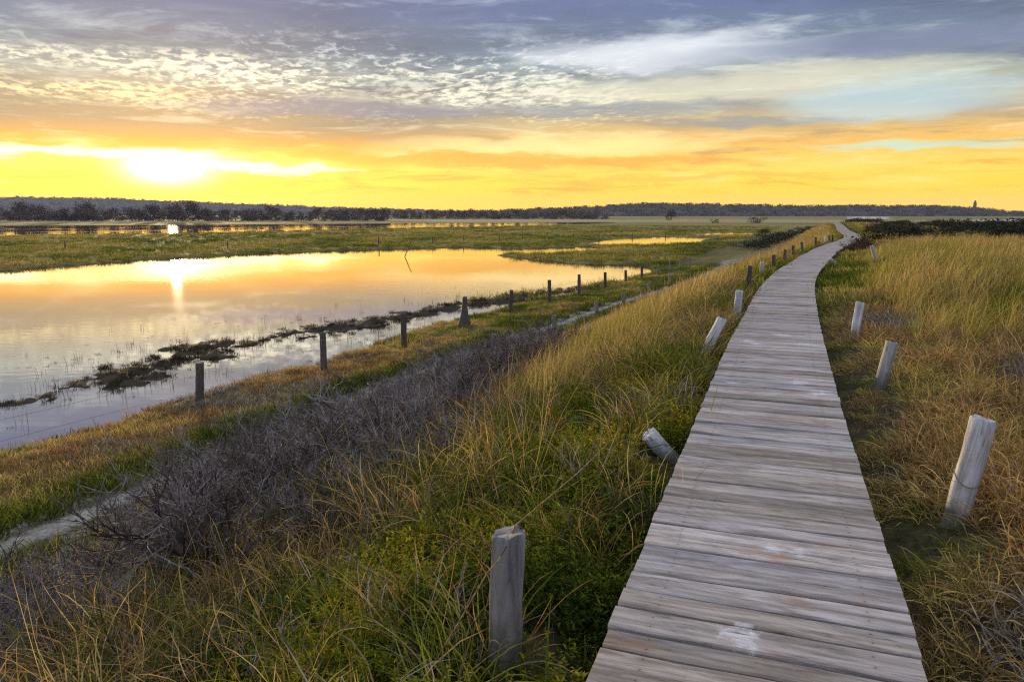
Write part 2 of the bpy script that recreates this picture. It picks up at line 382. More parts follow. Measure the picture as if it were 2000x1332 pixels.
# ------------------------------------------------------------------ hills far off
m, n, o = newmat('wooded_hillside')
g = node(n, 'ShaderNodeNewGeometry'); f1 = noise(n, g.outputs['Position'], .012, 6., .6)
bsdf(n, o, mixc(n, f1.sm(.35, .65), (.030, .034, .022), (.070, .066, .040)), .95, bumpn(n, f1, .6, 8.), .05)
HILLMAT = m
HILLS = []
def hill(D, sky_px, depth, seed, label):
    xs = np.linspace(sky_px[0][0], sky_px[-1][0], 260)
    ys = np.interp(xs, [p[0] for p in sky_px], [p[1] for p in sky_px])
    u = (xs - 1000) / FPX * D / math.cos(PITCH); top = (418 - ys) / FPX * D + EYE
    top = top + (fbm(u * .01, u * 0, seed) - .5) * np.clip(top, 4, 60) * .10
    cs = np.linspace(-1, 1, 15)
    Vv = []
    for i in range(len(xs)):
        for q in cs:
            h = max(0, math.cos(q * math.pi / 2)) ** .8
            Vv.append((u[i] * (1 + q * depth / D), D + q * depth, -5 + (top[i] + 5) * h))
    HILLS.append((u, top, D, depth))
    tag(link('hill', grid_mesh('hill', np.array(Vv), len(xs), len(cs)), HILLMAT), label, 'hill', kind='structure')
hill(3300, [(-900, 396), (-400, 390), (0, 390), (60, 386), (200, 388), (350, 394), (500, 400), (650, 406), (800, 410), (950, 414), (1150, 420)], 420, 3, 'long pale blue ridge far behind the tree row')
hill(1900, [(850, 419), (950, 415), (1050, 411), (1150, 406), (1250, 401), (1350, 402), (1450, 404), (1550, 405), (1650, 405), (1750, 405), (1830, 407), (1900, 411), (1935, 416), (2000, 420), (2150, 421), (2600, 421)], 260, 8, 'dark blue wooded ridge on the far shore')

# ------------------------------------------------------------------ boardwalk
def wood_mat(name, c1, c2, c3, axis, stain=False, scale=1.):
    m, n, o = newmat(name)
    tcn = node(n, 'ShaderNodeTexCoord'); oi = node(n, 'ShaderNodeObjectInfo'); g = node(n, 'ShaderNodeNewGeometry')
    mp = node(n, 'ShaderNodeMapping'); n.links.new(tcn.outputs['Object'], mp.inputs[0])
    n.links.new(xyz(n, X(n, oi.outputs['Random']) * 37., X(n, oi.outputs['Random']) * 91., X(n, oi.outputs['Random']) * 13.), mp.inputs['Location'])
    st_ = [22., 22., 22.]; st_[axis] = 2.2; mp.inputs['Scale'].default_value = tuple(q * scale for q in st_)
    f1 = noise(n, mp.outputs[0], 1., 8., .7, .6); f2 = noise(n, mp.outputs[0], 3.2, 5., .7)
    f3 = noise(n, g.outputs['Position'], 2.2, 5., .6); f4 = noise(n, g.outputs['Position'], 7., 5., .65)
    col = mixc(n, f1.sm(.34, .66), c1, c2)
    col = mixc(n, f3.sm(.54, .72) * .7, col, c3)
    col = mixc(n, f4.sm(.56, .74) * .45, col, (.36, .39, .30))
    dark = f2.sm(.43, .31) * f1.sm(.60, .42)
    col = mixc(n, dark * .85, col, (.085, .07, .06))
    col = mixc(n, noise(n, mp.outputs[0], .45, 6., .75, .8).sm(.36, .30) * .8, col, (.07, .06, .055))
    r = X(n, oi.outputs['Random'])
    col = mixc(n, 1., col, ramp(n, r, [(0., (.62, .58, .52)), (.3, (.95, .90, .82)), (.6, (.85, .84, .86)), (1., (1.18, 1.15, 1.10))]), 'MULTIPLY')
    if stain:
        sp = node(n, 'ShaderNodeSeparateXYZ'); n.links.new(g.outputs['Position'], sp.inputs[0])
        X0, Y0 = X(n, sp.outputs[0]), X(n, sp.outputs[1]); acc = None
        jit = (noise(n, g.outputs['Position'], 16., 5., .7) - .5)
        for (a, b, rad) in stain:
            d = (((X0 - a) * (X0 - a) + (Y0 - b) * (Y0 - b)) ** .5) / rad + jit * 3.6
            s_ = d.sm(1.15, .45); acc = s_ if acc is None else acc.mx(s_)
        col = mixc(n, acc * f2.sm(.36, .60) * .75, col, (.80, .79, .80))
    so = node(n, 'ShaderNodeSeparateXYZ'); n.links.new(tcn.outputs['Object'], so.inputs[0])
    if axis == 0:
        a = X(n, so.outputs[0]).op('ABSOLUTE') - .40; b_ = X(n, so.outputs[1]).op('ABSOLUTE') - .034
        d2 = (a * a + b_ * b_) ** .5
        col = mixc(n, d2.sm(.030, .004) * .15, col, (.16, .11, .08)); col = mixc(n, d2.sm(.0065, .004) * .6, col, (.035, .028, .024))
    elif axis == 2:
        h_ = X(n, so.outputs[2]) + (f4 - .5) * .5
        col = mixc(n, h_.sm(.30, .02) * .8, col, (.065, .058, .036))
    bsdf(n, o, col, .78, bumpn(n, f1 * .7 + f2 * .5, 1., .010), .25)
    return m
STAINS = [(*at(a, b, 0.), r) for a, b, r in ((1445, 1240, .075), (1448, 1262, .05), (1462, 666, .10), (1475, 673, .09), (1527, 655, .12), (1572, 673, .11), (1560, 746, .09), (1603, 767, .11), (1432, 747, .07), (1510, 1075, .05), (1562, 1082, .05))]
PLANK = wood_mat('weathered_planks', (.235, .20, .18), (.54, .495, .475), (.36, .215, .15), 0, STAINS)
JOIST = wood_mat('damp_joist', (.16, .14, .12), (.24, .21, .18), (.14, .11, .08), 1)
ys = np.linspace(-6, 165, 8000); xs = path_x(ys); arc = np.concatenate([[0], np.cumsum(np.hypot(np.diff(xs), np.diff(ys)))])
def along(s): return np.interp(s, arc, xs), np.interp(s, arc, ys)
def plank_verts(w, L, rnd):
    v = []; th = .042; b = .007
    for k in range(5):
        x = -L / 2 + L * k / 4
        j0, j1 = rnd.uniform(-.003, .003), rnd.uniform(-.003, .003); zz = rnd.uniform(-.002, .002)
        prof = [(-w / 2 + j0, -th), (-w / 2 + j0, -b + zz), (-w / 2 + j0 + b, zz), (w / 2 + j1 - b, zz), (w / 2 + j1, -b + zz), (w / 2 + j1, -th)]
        xe = x + (rnd.uniform(-.004, .004) if k in (0, 4) else 0)
        v += [(xe, a, z) for a, z in prof]
    f = []
    for k in range(4):
        for q in range(6):
            f.append((k * 6 + q, k * 6 + (q + 1) % 6, k * 6 + 6 + (q + 1) % 6, k * 6 + 6 + q))
    f += [tuple(range(5, -1, -1)), tuple(range(24, 30))]
    return v, f
rp = random.Random(5); WPL = 1.12
variants = []
for k in range(14):
    w = rp.choice((.105, .115, .125, .135, .142, .155)); variants.append((w, mesh('plank', *plank_verts(w, WPL, rp))))
for w, me in variants: me.materials.append(PLANK)
walk = empty('boardwalk', (0, 0, -.14))
tag(walk, 'narrow weathered plank boardwalk winding along the crest of the grassy bank', 'boardwalk')
s = float(np.interp(.4, ys, arc)); kpl = 0; restv = []; restf = []
while s < arc[-1] - .3:
    w, me = rp.choice(variants); s += w / 2
    x, y = along(s); x2, y2 = along(s + .05); ang = math.atan2(y2 - y, x2 - x) - math.pi / 2
    off = rp.gauss(0, .003); z = rp.gauss(0, .0035) + .012 * math.sin(s * .9); rx, ry, rz = rp.gauss(0, .010), rp.gauss(0, .004), ang + rp.gauss(0, .005)
    if kpl < 300:
        p = link('plank', me, None, walk)
        p.location = (x + off * math.cos(ang), y + off * math.sin(ang), z + .14); p.rotation_euler = (rx, ry, rz)
    else:
        vv, ff = plank_verts(w, WPL, rp); b0 = len(restv)
        restv += [(x + a * math.cos(rz) - b * math.sin(rz), y + a * math.sin(rz) + b * math.cos(rz), c + z + .14) for a, b, c in vv]; restf += [tuple(i + b0 for i in q) for q in ff]
    kpl += 1; s += w / 2 + rp.uniform(.009, .022)
tag(link('plank', mesh('plank_run', restv, restf), PLANK, walk), kind='stuff')
for side in (-.40, .40):
    v = []; f = []; S = np.arange(float(np.interp(.4, ys, arc)), arc[-1] - .4, .5)
    for k, q in enumerate(S):
        x, y = along(q); x2, y2 = along(q + .05); nx, ny = (y2 - y) / .05, -(x2 - x) / .05
        for a, z in ((-.035, -.20), (-.035, -.045), (.035, -.045), (.035, -.20)): v.append((x + nx * (side + a), y + ny * (side + a), z + .14))
        if k: f += [((k - 1) * 4 + i, (k - 1) * 4 + (i + 1) % 4, k * 4 + (i + 1) % 4, k * 4 + i) for i in range(4)]
    f += [(3, 2, 1, 0), tuple(len(v) - 4 + i for i in range(4))]
    link('joist', mesh('joist', v, f), JOIST, walk)

# ------------------------------------------------------------------ posts
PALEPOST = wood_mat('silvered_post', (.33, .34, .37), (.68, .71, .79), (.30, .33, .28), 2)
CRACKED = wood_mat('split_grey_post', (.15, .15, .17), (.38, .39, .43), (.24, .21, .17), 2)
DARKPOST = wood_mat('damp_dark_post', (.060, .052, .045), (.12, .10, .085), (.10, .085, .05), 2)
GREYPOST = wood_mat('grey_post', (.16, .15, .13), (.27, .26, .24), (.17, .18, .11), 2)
def post_mesh(h, r, seed, crack=None, flare=0., nr=14, na=22, sink=.2):
    q = random.Random(seed); ph = [q.uniform(0, 6.28) for _ in range(5)]; fl = [q.uniform(-.06, .06) for _ in range(5)]
    cr = [(q.uniform(0, 6.28), q.uniform(.10, .2), q.uniform(.2, .9)) for _ in range(3)]
    if crack: cr.append(crack)
    v = []; zs = [-sink] + list(np.linspace(0, h - .012, nr - 2)) + [h]
    top = q.uniform(-.25, .25)
    for z in zs:
        for k in range(na):
            a = 6.2832 * k / na
            rr_ = r * (1 + sum(fl[i] * math.cos((i + 2) * a + ph[i]) for i in range(5)) * .6 + .035 * math.sin(z * 17 + ph[0] + a))
            rr_ *= 1 + flare * max(0, 1 - z / h) ** 2.2 * (1 + .5 * math.cos(a * 3 + ph[1]))
            for ca, dep, zf in cr:
                da = abs((a - ca + math.pi) % 6.2832 - math.pi)
                if da < 6.2832 / na * .75: rr_ *= 1 - dep * float(ss(h * (1 - zf), h * (1 - zf) + .1, z))
            if z == h: rr_ *= .93
            zz = z + (top * math.cos(a + ph[2]) * r * .8 if z > h * .97 else 0)
            zz += q.uniform(-.006, .006) if z > h * .97 else 0; rr_ *= 1 + q.uniform(-.02, .02)
            v.append((rr_ * math.cos(a), rr_ * math.sin(a), zz))
    f = []
    for i in range(len(zs) - 1):
        for k in range(na): f.append((i * na + k, i * na + (k + 1) % na, (i + 1) * na + (k + 1) % na, (i + 1) * na + k))
    b = (len(zs) - 1) * na; v.append((0, 0, h - .004 + q.uniform(-.004, .004))); c_ = len(v) - 1
    f += [(b + k, b + (k + 1) % na, c_) for k in range(na)]
    me = mesh('post', v, f)
    me.shade_smooth(); me.set_sharp_from_angle(angle=math.radians(40))
    return me
def at_depth(px, py, y):
    d = ray(px, py); k = y / d[1]; return Vector((d[0] * k, y, EYE + d[2] * k))
def post(name, base, top, r, mat, label, group, seed, crack=None, flare=0., pt=None):
    b = Vector(pt) if pt is not None else Vector(hit(*base))
    b.z = gz(b.x, b.y)
    t_ = at_depth(top[0], top[1], b.y); d = t_ - b; h = max(d.length, .12)
    lo = h < .3
    o = link(name, post_mesh(h, r, seed, crack, flare), mat, None, b)
    o.rotation_mode = 'QUATERNION'; o.rotation_quaternion = d.to_track_quat('Z', 'Y')
    tag(o, label, 'post', group); return o, b, t_
G = 'posts along the boardwalk'
p1, b1, t1 = post('wooden_post', (985, 1306), (994, 1038), .066, CRACKED, 'thick grey post split by a long dark crack, with a wire running over its top', G, 1, (-1.35, .42, .95))
p2, b2, t2 = post('wooden_post', (1312, 900), (1266, 846), .066, PALEPOST, 'short broken pale post stub tipped against the boardwalk edge', G, 2)
p3, _, _ = post('wooden_post', (1371, 700), (1411, 622), .062, PALEPOST, 'pale bluish post leaning steeply over towards the boardwalk, beside an upright one', G, 3)
p4, _, _ = post('wooden_post', (1438, 632), (1444, 568), .062, PALEPOST, 'pale upright post close to the planks, just beyond the steeply leaning one', G, 4)
r1_, rb1, rt1 = post('wooden_post', (1862, 1026), (1921, 818), .066, PALEPOST, 'thick pale blue post leaning outwards in brown grass with a wire round it', G, 11)
post('wooden_post', (1717, 762), (1742, 668), .060, PALEPOST, 'pale leaning post with a dark rotten foot beside a bare hollow in the brown grass', G, 12)
post('wooden_post', (1667, 668), (1680, 590), .055, PALEPOST, 'slim grey post standing nearly upright in yellow grass, landward neighbour of the rotten-footed post', G, 13)
for k, (bx, by, tx, ty, mt) in enumerate(((1461, 566, 1465, 520, 0), (1487, 545, 1489, 512, 1), (1511, 534, 1511, 498, 0), (1532, 516, 1533, 487, 0), (1548, 508, 1549, 479, 0), (1566, 500, 1566, 473, 0),
                                          (1593, 485, 1593, 463, 0), (1598, 482, 1599, 472, 0), (1612, 478, 1612, 461, 1), (1620, 476, 1620, 460, 0), (1626, 475, 1626, 459, 0))):
    post('wooden_post', (bx, by), (tx, ty), .06, (DARKPOST, PALEPOST)[mt], '%s post %s past the steeply leaning pair, where the boardwalk bends away' % (('dark', 'pale')[mt], ('first', 'second', 'third', 'fourth', 'fifth', 'sixth', 'seventh', 'eighth', 'ninth', 'tenth', 'eleventh')[k]), G, 40 + k)
for k, (bx, by, tx, ty, mt) in enumerate(((1641, 530, 1634, 492, 0), (1620, 540, 1621, 505, 1), (1668, 485, 1671, 466, 0), (1704, 545, 1702, 480, 1))):
    t_ = (.9, .95, .95, 2.1)[k]; y_ = (30., 25., 43., 24.)[k]
    b_ = np.interp(y_, PTS[:, 1], _sl); x_ = float(path_x(y_)) + t_ * math.sqrt(1 + b_ * b_)
    post('wooden_post', (bx, by), (tx, ty), .055, (DARKPOST, PALEPOST)[mt], (('dark post leaning over at the near foot of the reddish bush', 'dark post behind the reddish bush at the bend')[k == 2], ('thin pale post at the plank ends short of the reddish bush', 'thin pale post deep in tall grass away from the planks')[k == 3])[mt], G, 60 + k, pt=(x_, y_, 0))
# a rusty wire slung from the cracked post towards the stub and down into the grass
RUST, n, o = newmat('rusty_wire'); bsdf(n, o, mixc(n, noise(n, None, 30., 4.).sm(.4, .6), (.16, .085, .035), (.30, .20, .10)), .7)
def tube(name, pts, r, mat, sides=5):
    v = []; f = []; pts = [Vector(p) for p in pts]
    for k, p in enumerate(pts):
        d = (pts[min(k + 1, len(pts) - 1)] - pts[max(k - 1, 0)]).normalized(); u = d.orthogonal().normalized(); w = d.cross(u)
        for i in range(sides):
            a = 6.2832 * i / sides; v.append(p + r * (u * math.cos(a) + w * math.sin(a)))
        if k: f += [((k - 1) * sides + i, (k - 1) * sides + (i + 1) % sides, k * sides + (i + 1) % sides, k * sides + i) for i in range(sides)]
    f += [tuple(range(sides - 1, -1, -1)), tuple(len(v) - sides + i for i in range(sides))]
    return link(name, mesh(name, v, f, True), mat)
wa = Vector(at_depth(828, 1326, 2.45)); wb = Vector(at_depth(952, 1118, b1.y - .09)); wc = Vector((t1.x + .005, t1.y - .052, t1.z - .01)); wd = Vector((t1.x + .02, t1.y + .03, t1.z + .008))
we = Vector(at_depth(1195, 858, 5.4)); mid = (wd + we) / 2 - Vector((0, 0, .02))
tag(tube('fence_wire', [wa, (wa + wb) / 2 - Vector((0, 0, .005)), wb, (wb + wc) / 2 - Vector((0, .03, 0)), wc, wd, mid, we], .0028, RUST), 'rusty wire slung slack over the cracked grey post', 'wire')
ax = (rt1 - rb1).normalized(); u = ax.orthogonal().normalized(); w_ = ax.cross(u); base = rb1 + ax * (rt1 - rb1).length * .48
tag(tube('wire_loop', [base + (u * math.cos(a) + w_ * math.sin(a)) * .070 + ax * (.055 * math.sin(a + 1.)) for a in np.linspace(0, 6.2, 24)], .0026, RUST), 'rusty wire looped round the thick pale leaning post', 'wire')

# marsh fence along the water
FG = 'fence posts along the water'
MP = [(390, 785, 390, 708, 0, 'dark stout fence post at the water, its neighbour stands by open water too'), (633, 726, 630, 650, 0, ''), (789, 681, 788, 612, 0, ''), (906, 640, 908, 580, 1, ''), (996, 610, 999, 567, 0, ''),
      (1073, 593, 1073, 547, 0, ''), (1131, 580, 1131, 536, 0, ''), (1182, 562, 1182, 532, 0, ''), (1222, 552, 1222, 528, 0, ''), (1253, 545, 1254, 519, 0, ''), (1284, 536, 1285, 516, 2, ''), (1308, 530, 1308, 508, 2, ''), (1328, 525, 1329, 507, 2, ''), (1347, 520, 1347, 503, 2, '')]
tops = []
for k, (bx, by, tx, ty, kind, lab) in enumerate(MP):
    lab = {1: 'stubby dark post with a wide flared root-like foot on the waterside bank', 2: 'thin grey stake where the waterside fence leaves the lagoon', 0: 'dark weathered fence post on the bank at the water edge'}[kind]
    ORD = ('next to', 'second from', 'third from', 'fourth from', 'fifth from', 'sixth from')
    if kind == 0: lab = 'dark fence post at the water, %s the flared-foot post, towards %s' % (ORD[abs(k - 3) - 1], 'the broken mud islands' if k < 3 else 'the thin grey stakes')
    if kind == 2: lab = 'thin grey stake of the waterside fence, %s the last dark post' % ORD[k - 10]
    o_, b_, t_ = post('fence_post', (bx, by), (tx, ty), (.105 if k < 3 else .10) if kind != 2 else .06, DARKPOST if kind < 2 else GREYPOST, lab, FG, 80 + k, flare=2.0 if kind == 1 else .05)
    tops.append((b_, t_))
WIRE, n, o = newmat('dull_wire'); bsdf(n, o, (.10, .09, .08), .6)
for frac in (.30, .72):
    pts = []
    (b0, t0), (b1_, t1_) = tops[0], tops[1]
    pts.append(b0 + (b0 - b1_) * 1.6 + Vector((0, 0, (t0 - b0).length * frac - .2)))
    for (b_, t_), (bn, tn) in zip(tops[:-1], tops[1:]):
        a = b_ + (t_ - b_) * frac; c = bn + (tn - bn) * frac; pts += [a, (a + c) / 2 - Vector((0, 0, .06))]
    pts.append(tops[-1][0] + (tops[-1][1] - tops[-1][0]) * frac)
    tag(tube('fence_wire', pts, .0035, WIRE, 4), ('lower wire strand strung between the waterside fence posts', 'upper wire strand strung between the waterside fence posts')[frac > .5], 'wire')
for k, (bx, by, tx, ty) in enumerate(((965, 692, 965, 652), (1082, 650, 1082, 615), (1166, 614, 1165, 588), (1218, 593, 1218, 571), (1308, 556, 1308, 534), (1268, 572, 1268, 553))):
    post('track_post', (bx, by), (tx, ty), .09, GREYPOST, 'squat greenish grey post on the gravel track verge, number %s counted from the grey shrubs' % ('one', 'two', 'three', 'four', 'six', 'five')[k], 'posts beside the gravel track', 120 + k)
for k, px_ in enumerate((128, 445, 740, 845, 905, 975, 1020, 1070, 1120, 1170, 1235, 1300)):
    yb = np.interp(px_, [0, 400, 740, 1000, 1400], [488, 486, 479, 470, 458]); x_, y_ = at(px_, yb, -3.46)
    z_ = gz(x_, y_); hh = random.uniform(1.0, 1.5)
    tag(link('meadow_post', post_mesh(hh, .09, 150 + k, nr=5, na=8), DARKPOST, None, (x_, y_, z_)), 'tiny dark fence post out on the far green meadow', 'post', 'posts on the far meadow')
x_, y_ = at(790, 502, WATER)
st_o = link('stake', post_mesh(2.2, .06, 170, nr=6, na=8, sink=.5), DARKPOST, None, (x_, y_, WATER - .1)); st_o.rotation_euler = (0, math.radians(22), 0)
tag(st_o, 'lone dark stick leaning out of the open lagoon water', 'stake')

# ------------------------------------------------------------------ plants: prototypes
def blade_mat(name, stops, trans=.35, var=(.28, 1.8), jit=.22):
    m, n, o = newmat(name)
    a = node(n, 'ShaderNodeAttribute', attribute_name='tint', attribute_type='INSTANCER')
    b = node(n, 'ShaderNodeAttribute', attribute_name='rnd')
    t_ = (X(n, a.outputs['Fac']) + (X(n, b.outputs['Fac']) - .5) * jit).mx(0.).mn(1.)
    col = ramp(n, t_, stops)
    k = (X(n, b.outputs['Fac']) * 7.31).op('FRACT')
    vm = node(n, 'ShaderNodeVectorMath', operation='SCALE'); n.links.new(col, vm.inputs[0]); n.links.new((k * (var[1] - var[0]) + var[0]).v, vm.inputs[3])
    d = node(n, 'ShaderNodeBsdfDiffuse'); tr = node(n, 'ShaderNodeBsdfTranslucent'); mx = node(n, 'ShaderNodeMixShader'); mx.inputs[0].default_value = trans
    n.links.new(vm.outputs[0], d.inputs[0]); n.links.new(vm.outputs[0], tr.inputs[0])
    n.links.new(d.outputs[0], mx.inputs[1]); n.links.new(tr.outputs[0], mx.inputs[2]); n.links.new(mx.outputs[0], o.inputs[0])
    return m
GRASS = blade_mat('grass_blades', [(0., (.055, .085, .012)), (.2, (.13, .15, .022)), (.38, (.27, .25, .05)), (.52, (.46, .34, .10)), (.66, (.42, .28, .13)), (.80, (.26, .145, .04)), (.92, (.21, .16, .10)), (1., (.25, .235, .20))])
LEAF = blade_mat('small_leaves', [(0., (.020, .032, .007)), (.35, (.065, .092, .012)), (.65, (.19, .20, .016)), (1., (.42, .31, .03))], .3, (.5, 1.6), .35)
TWIG, n, o = newmat('grey_twigs')
b = node(n, 'ShaderNodeAttribute', attribute_name='rnd')
bsdf(n, o, ramp(n, X(n, b.outputs['Fac']), [(0., (.04, .030, .026)), (.35, (.070, .048, .038)), (.7, (.125, .103, .097)), (1., (.27, .25, .25))]), .8, None, .2)
def strip_mesh(name, strips, mat):
    """strips: list of (centre points (k,3), widths (k,), side vector, rnd)"""
    v = []; f = []; r = []
    for P, w, sd_, rnd in strips:
        b0 = len(v); k = len(P)
        for i in range(k - 1): v += [P[i] - sd_ * w[i] / 2, P[i] + sd_ * w[i] / 2]
        v.append(P[-1]); r += [rnd] * (2 * (k - 1) + 1)
        for i in range(k - 2): f.append((b0 + 2 * i, b0 + 2 * i + 1, b0 + 2 * i + 3, b0 + 2 * i + 2))
        f.append((b0 + 2 * (k - 2), b0 + 2 * (k - 2) + 1, b0 + 2 * (k - 1)))
    me = mesh(name, v, f); fattr(me, 'rnd', np.array(r)); me.materials.append(mat); return me
def tuft(name, seed, nb, h, rad, wid, lean=.25, curl=.5, wind=0., mat=None, segs=5):
    q = np.random.default_rng(seed); S = []
    for k in range(nb):
        a = q.uniform(0, 6.2832); rr_ = rad * math.sqrt(q.uniform()); L = q.uniform(*h)
        p = np.array((rr_ * math.cos(a), rr_ * math.sin(a), -.02)); a2 = a + q.normal(0, .9)
        d = np.array((math.cos(a2) * lean * q.uniform(.2, 1.6) + wind * q.uniform(.2, .6), math.sin(a2) * lean * q.uniform(.2, 1.6), 1.)); d /= np.linalg.norm(d)
        a3 = q.uniform(0, 6.2832); bend = np.array((math.cos(a3) * curl * q.uniform(.2, 1.3) + wind * q.uniform(.5, 1.2), math.sin(a3) * curl * q.uniform(.2, 1.3), -abs(curl + wind * .5) * q.uniform(.15, .9)))
        P = [p]; st_ = L / (segs - 1)
        for i in range(segs - 1):
            d = d + bend * (1.6 / (segs - 1)) * (.4 + i * .35); d /= np.linalg.norm(d); P.append(P[-1] + d * st_)
        w = q.uniform(*wid); sd_ = np.cross(d, q.normal(size=3)); sd_ /= np.linalg.norm(sd_)
        S.append((np.array(P), w * np.linspace(1, .45, segs), sd_, q.uniform()))
    return strip_mesh(name, S, mat or GRASS)
def sprigs(name, seed, ns, h, rad, leaf):
    q = np.random.default_rng(seed); S = []
    for k in range(ns):
        a = q.uniform(0, 6.2832); rr_ = rad * math.sqrt(q.uniform()); L = q.uniform(*h); c0 = np.array((rr_ * math.cos(a), rr_ * math.sin(a), -.01))
        d = np.array((q.normal(0, .35), q.normal(0, .35), 1.)); d /= np.linalg.norm(d); rb = q.uniform()
        S.append((np.array([c0, c0 + d * L * .5, c0 + d * L]), np.array((.004, .003, 0)), np.array((1., 0, 0)), rb))
        for j in range(12):
            u = q.uniform(.15, 1.); p = c0 + d * L * u; a3 = q.uniform(0, 6.2832)
            dd = np.array((math.cos(a3), math.sin(a3), q.uniform(.2, 1.1))); dd /= np.linalg.norm(dd); l = leaf * q.uniform(.6, 1.3) * (1.15 - .5 * u)
            sd_ = np.cross(dd, (0, 0, 1.)); sd_ /= np.linalg.norm(sd_) + 1e-6
            S.append((np.array([p, p + dd * l * .5, p + dd * l - np.array((0, 0, l * .2))]), np.array((l * .22, l * .34, 0)), sd_, min(1, max(0, rb + q.normal(0, .2)))))
    return strip_mesh(name, S, LEAF)
def branchy(name, seed, h, nstem, depth, mat, r0=.006, spread=.5, up=.25, sub=(3, 5)):
    q = np.random.default_rng(seed); v = []; f = []; r = []
    def seg(P, r0_, r1_, rnd):
        b0 = len(v)
        for i, p in enumerate(P):
            d = P[min(i + 1, len(P) - 1)] - P[max(i - 1, 0)]; d /= np.linalg.norm(d) + 1e-9
            u = np.cross(d, (.3, .8, .5)); u /= np.linalg.norm(u) + 1e-9; w = np.cross(d, u); rad = r0_ + (r1_ - r0_) * i / (len(P) - 1)
            for k in range(3):
                a = 2.094 * k; v.append(p + rad * (u * math.cos(a) + w * math.sin(a))); r.append(rnd)
            if i: f.extend([(b0 + (i - 1) * 3 + k, b0 + (i - 1) * 3 + (k + 1) % 3, b0 + i * 3 + (k + 1) % 3, b0 + i * 3 + k) for k in range(3)])
    def grow(p, d, L, rad, lev, rnd):
        P = [p]; dd = d.copy()
        for i in range(3):
            dd = dd + q.normal(0, .22, 3) + np.array((0, 0, up * .3)); dd /= np.linalg.norm(dd); P.append(P[-1] + dd * L / 3)
        seg(P, rad, rad * .55, rnd)
        if lev > 0:
            for k in range(q.integers(*sub)):
                u = q.uniform(.3, 1.); i = min(2, int(u * 3)); b = P[i] + (P[i + 1] - P[i]) * (u * 3 - i)
                nd = dd + q.normal(0, spread, 3); nd[2] += up * .4; nd /= np.linalg.norm(nd)
                grow(b, nd, L * q.uniform(.45, .72), rad * .6, lev - 1, min(1, max(0, rnd + q.normal(.05, .15))))
    for k in range(nstem):
        a = q.uniform(0, 6.2832); d = np.array((math.cos(a) * spread * 1.1, math.sin(a) * spread * 1.1, 1.)); d /= np.linalg.norm(d)
        grow(np.array((math.cos(a) * .05, math.sin(a) * .05, -.05)), d, h * q.uniform(.4, .62), r0, depth, q.uniform(.2, .8))
    me = mesh(name, v, f); fattr(me, 'rnd', np.array(r)); me.materials.append(mat); return me
def protos(name, meshes):
    c_ = bpy.data.collections.new(name)
    for k, me in enumerate(meshes): c_.objects.link(bpy.data.objects.new('%s_%02d' % (name, k), me))
    return c_
NV = 5
TALL = protos('tall_grass_clump', [tuft('a', 10 + k, 46, (.30, .85), .10, (.0035, .007), .36, .34, .32) for k in range(NV)])
TALLW = protos('far_tall_grass_clump', [tuft('a', 20 + k, 40, (.30, .85), .22, (.008, .017), .38, .34, .34, segs=5) for k in range(NV)])
TANG = protos('tangled_grass_clump', [tuft('a', 30 + k, 40, (.22, .55), .12, (.004, .009), .55, .75, .05, segs=6) for k in range(NV)])
LOW = protos('low_grass_clump', [tuft('a', 40 + k, 46, (.08, .24), .12, (.004, .010), .8, 1.1, .0) for k in range(NV)])
DGRASS = blade_mat('dark_sedge', [(0., (.022, .017, .010)), (1., (.075, .055, .026))], .15)
DARK = protos('dark_sedge_clump', [tuft('a', 55 + k, 50, (.10, .32), .26, (.010, .02), .5, .5, .05, mat=DGRASS, segs=4) for k in range(NV)])
LOWW = protos('far_low_grass_clump', [tuft('a', 50 + k, 50, (.10, .28), .26, (.010, .02), .6, .6, .05, segs=4) for k in range(NV)])
MOSS = protos('leafy_sprig_clump', [sprigs('a', 60 + k, 20, (.07, .20), .13, .030) for k in range(NV)])
STALK = protos('dry_stalk_clump', [tuft('a', 70 + k, 6, (.6, 1.05), .07, (.0025, .0045), .3, .22, .12, segs=6) for k in range(NV)])
STEM = protos('reed_stem_clump', [tuft('a', 80 + k, 5, (.15, .50), .25, (.008, .014), .12, .15, .05, mat=DGRASS, segs=4) for k in range(NV)])
TW = protos('dry_twig_clump', [branchy('a', 90 + k, .42, 4, 2, TWIG, .0035, .6, .1, (2, 4)) for k in range(NV)])

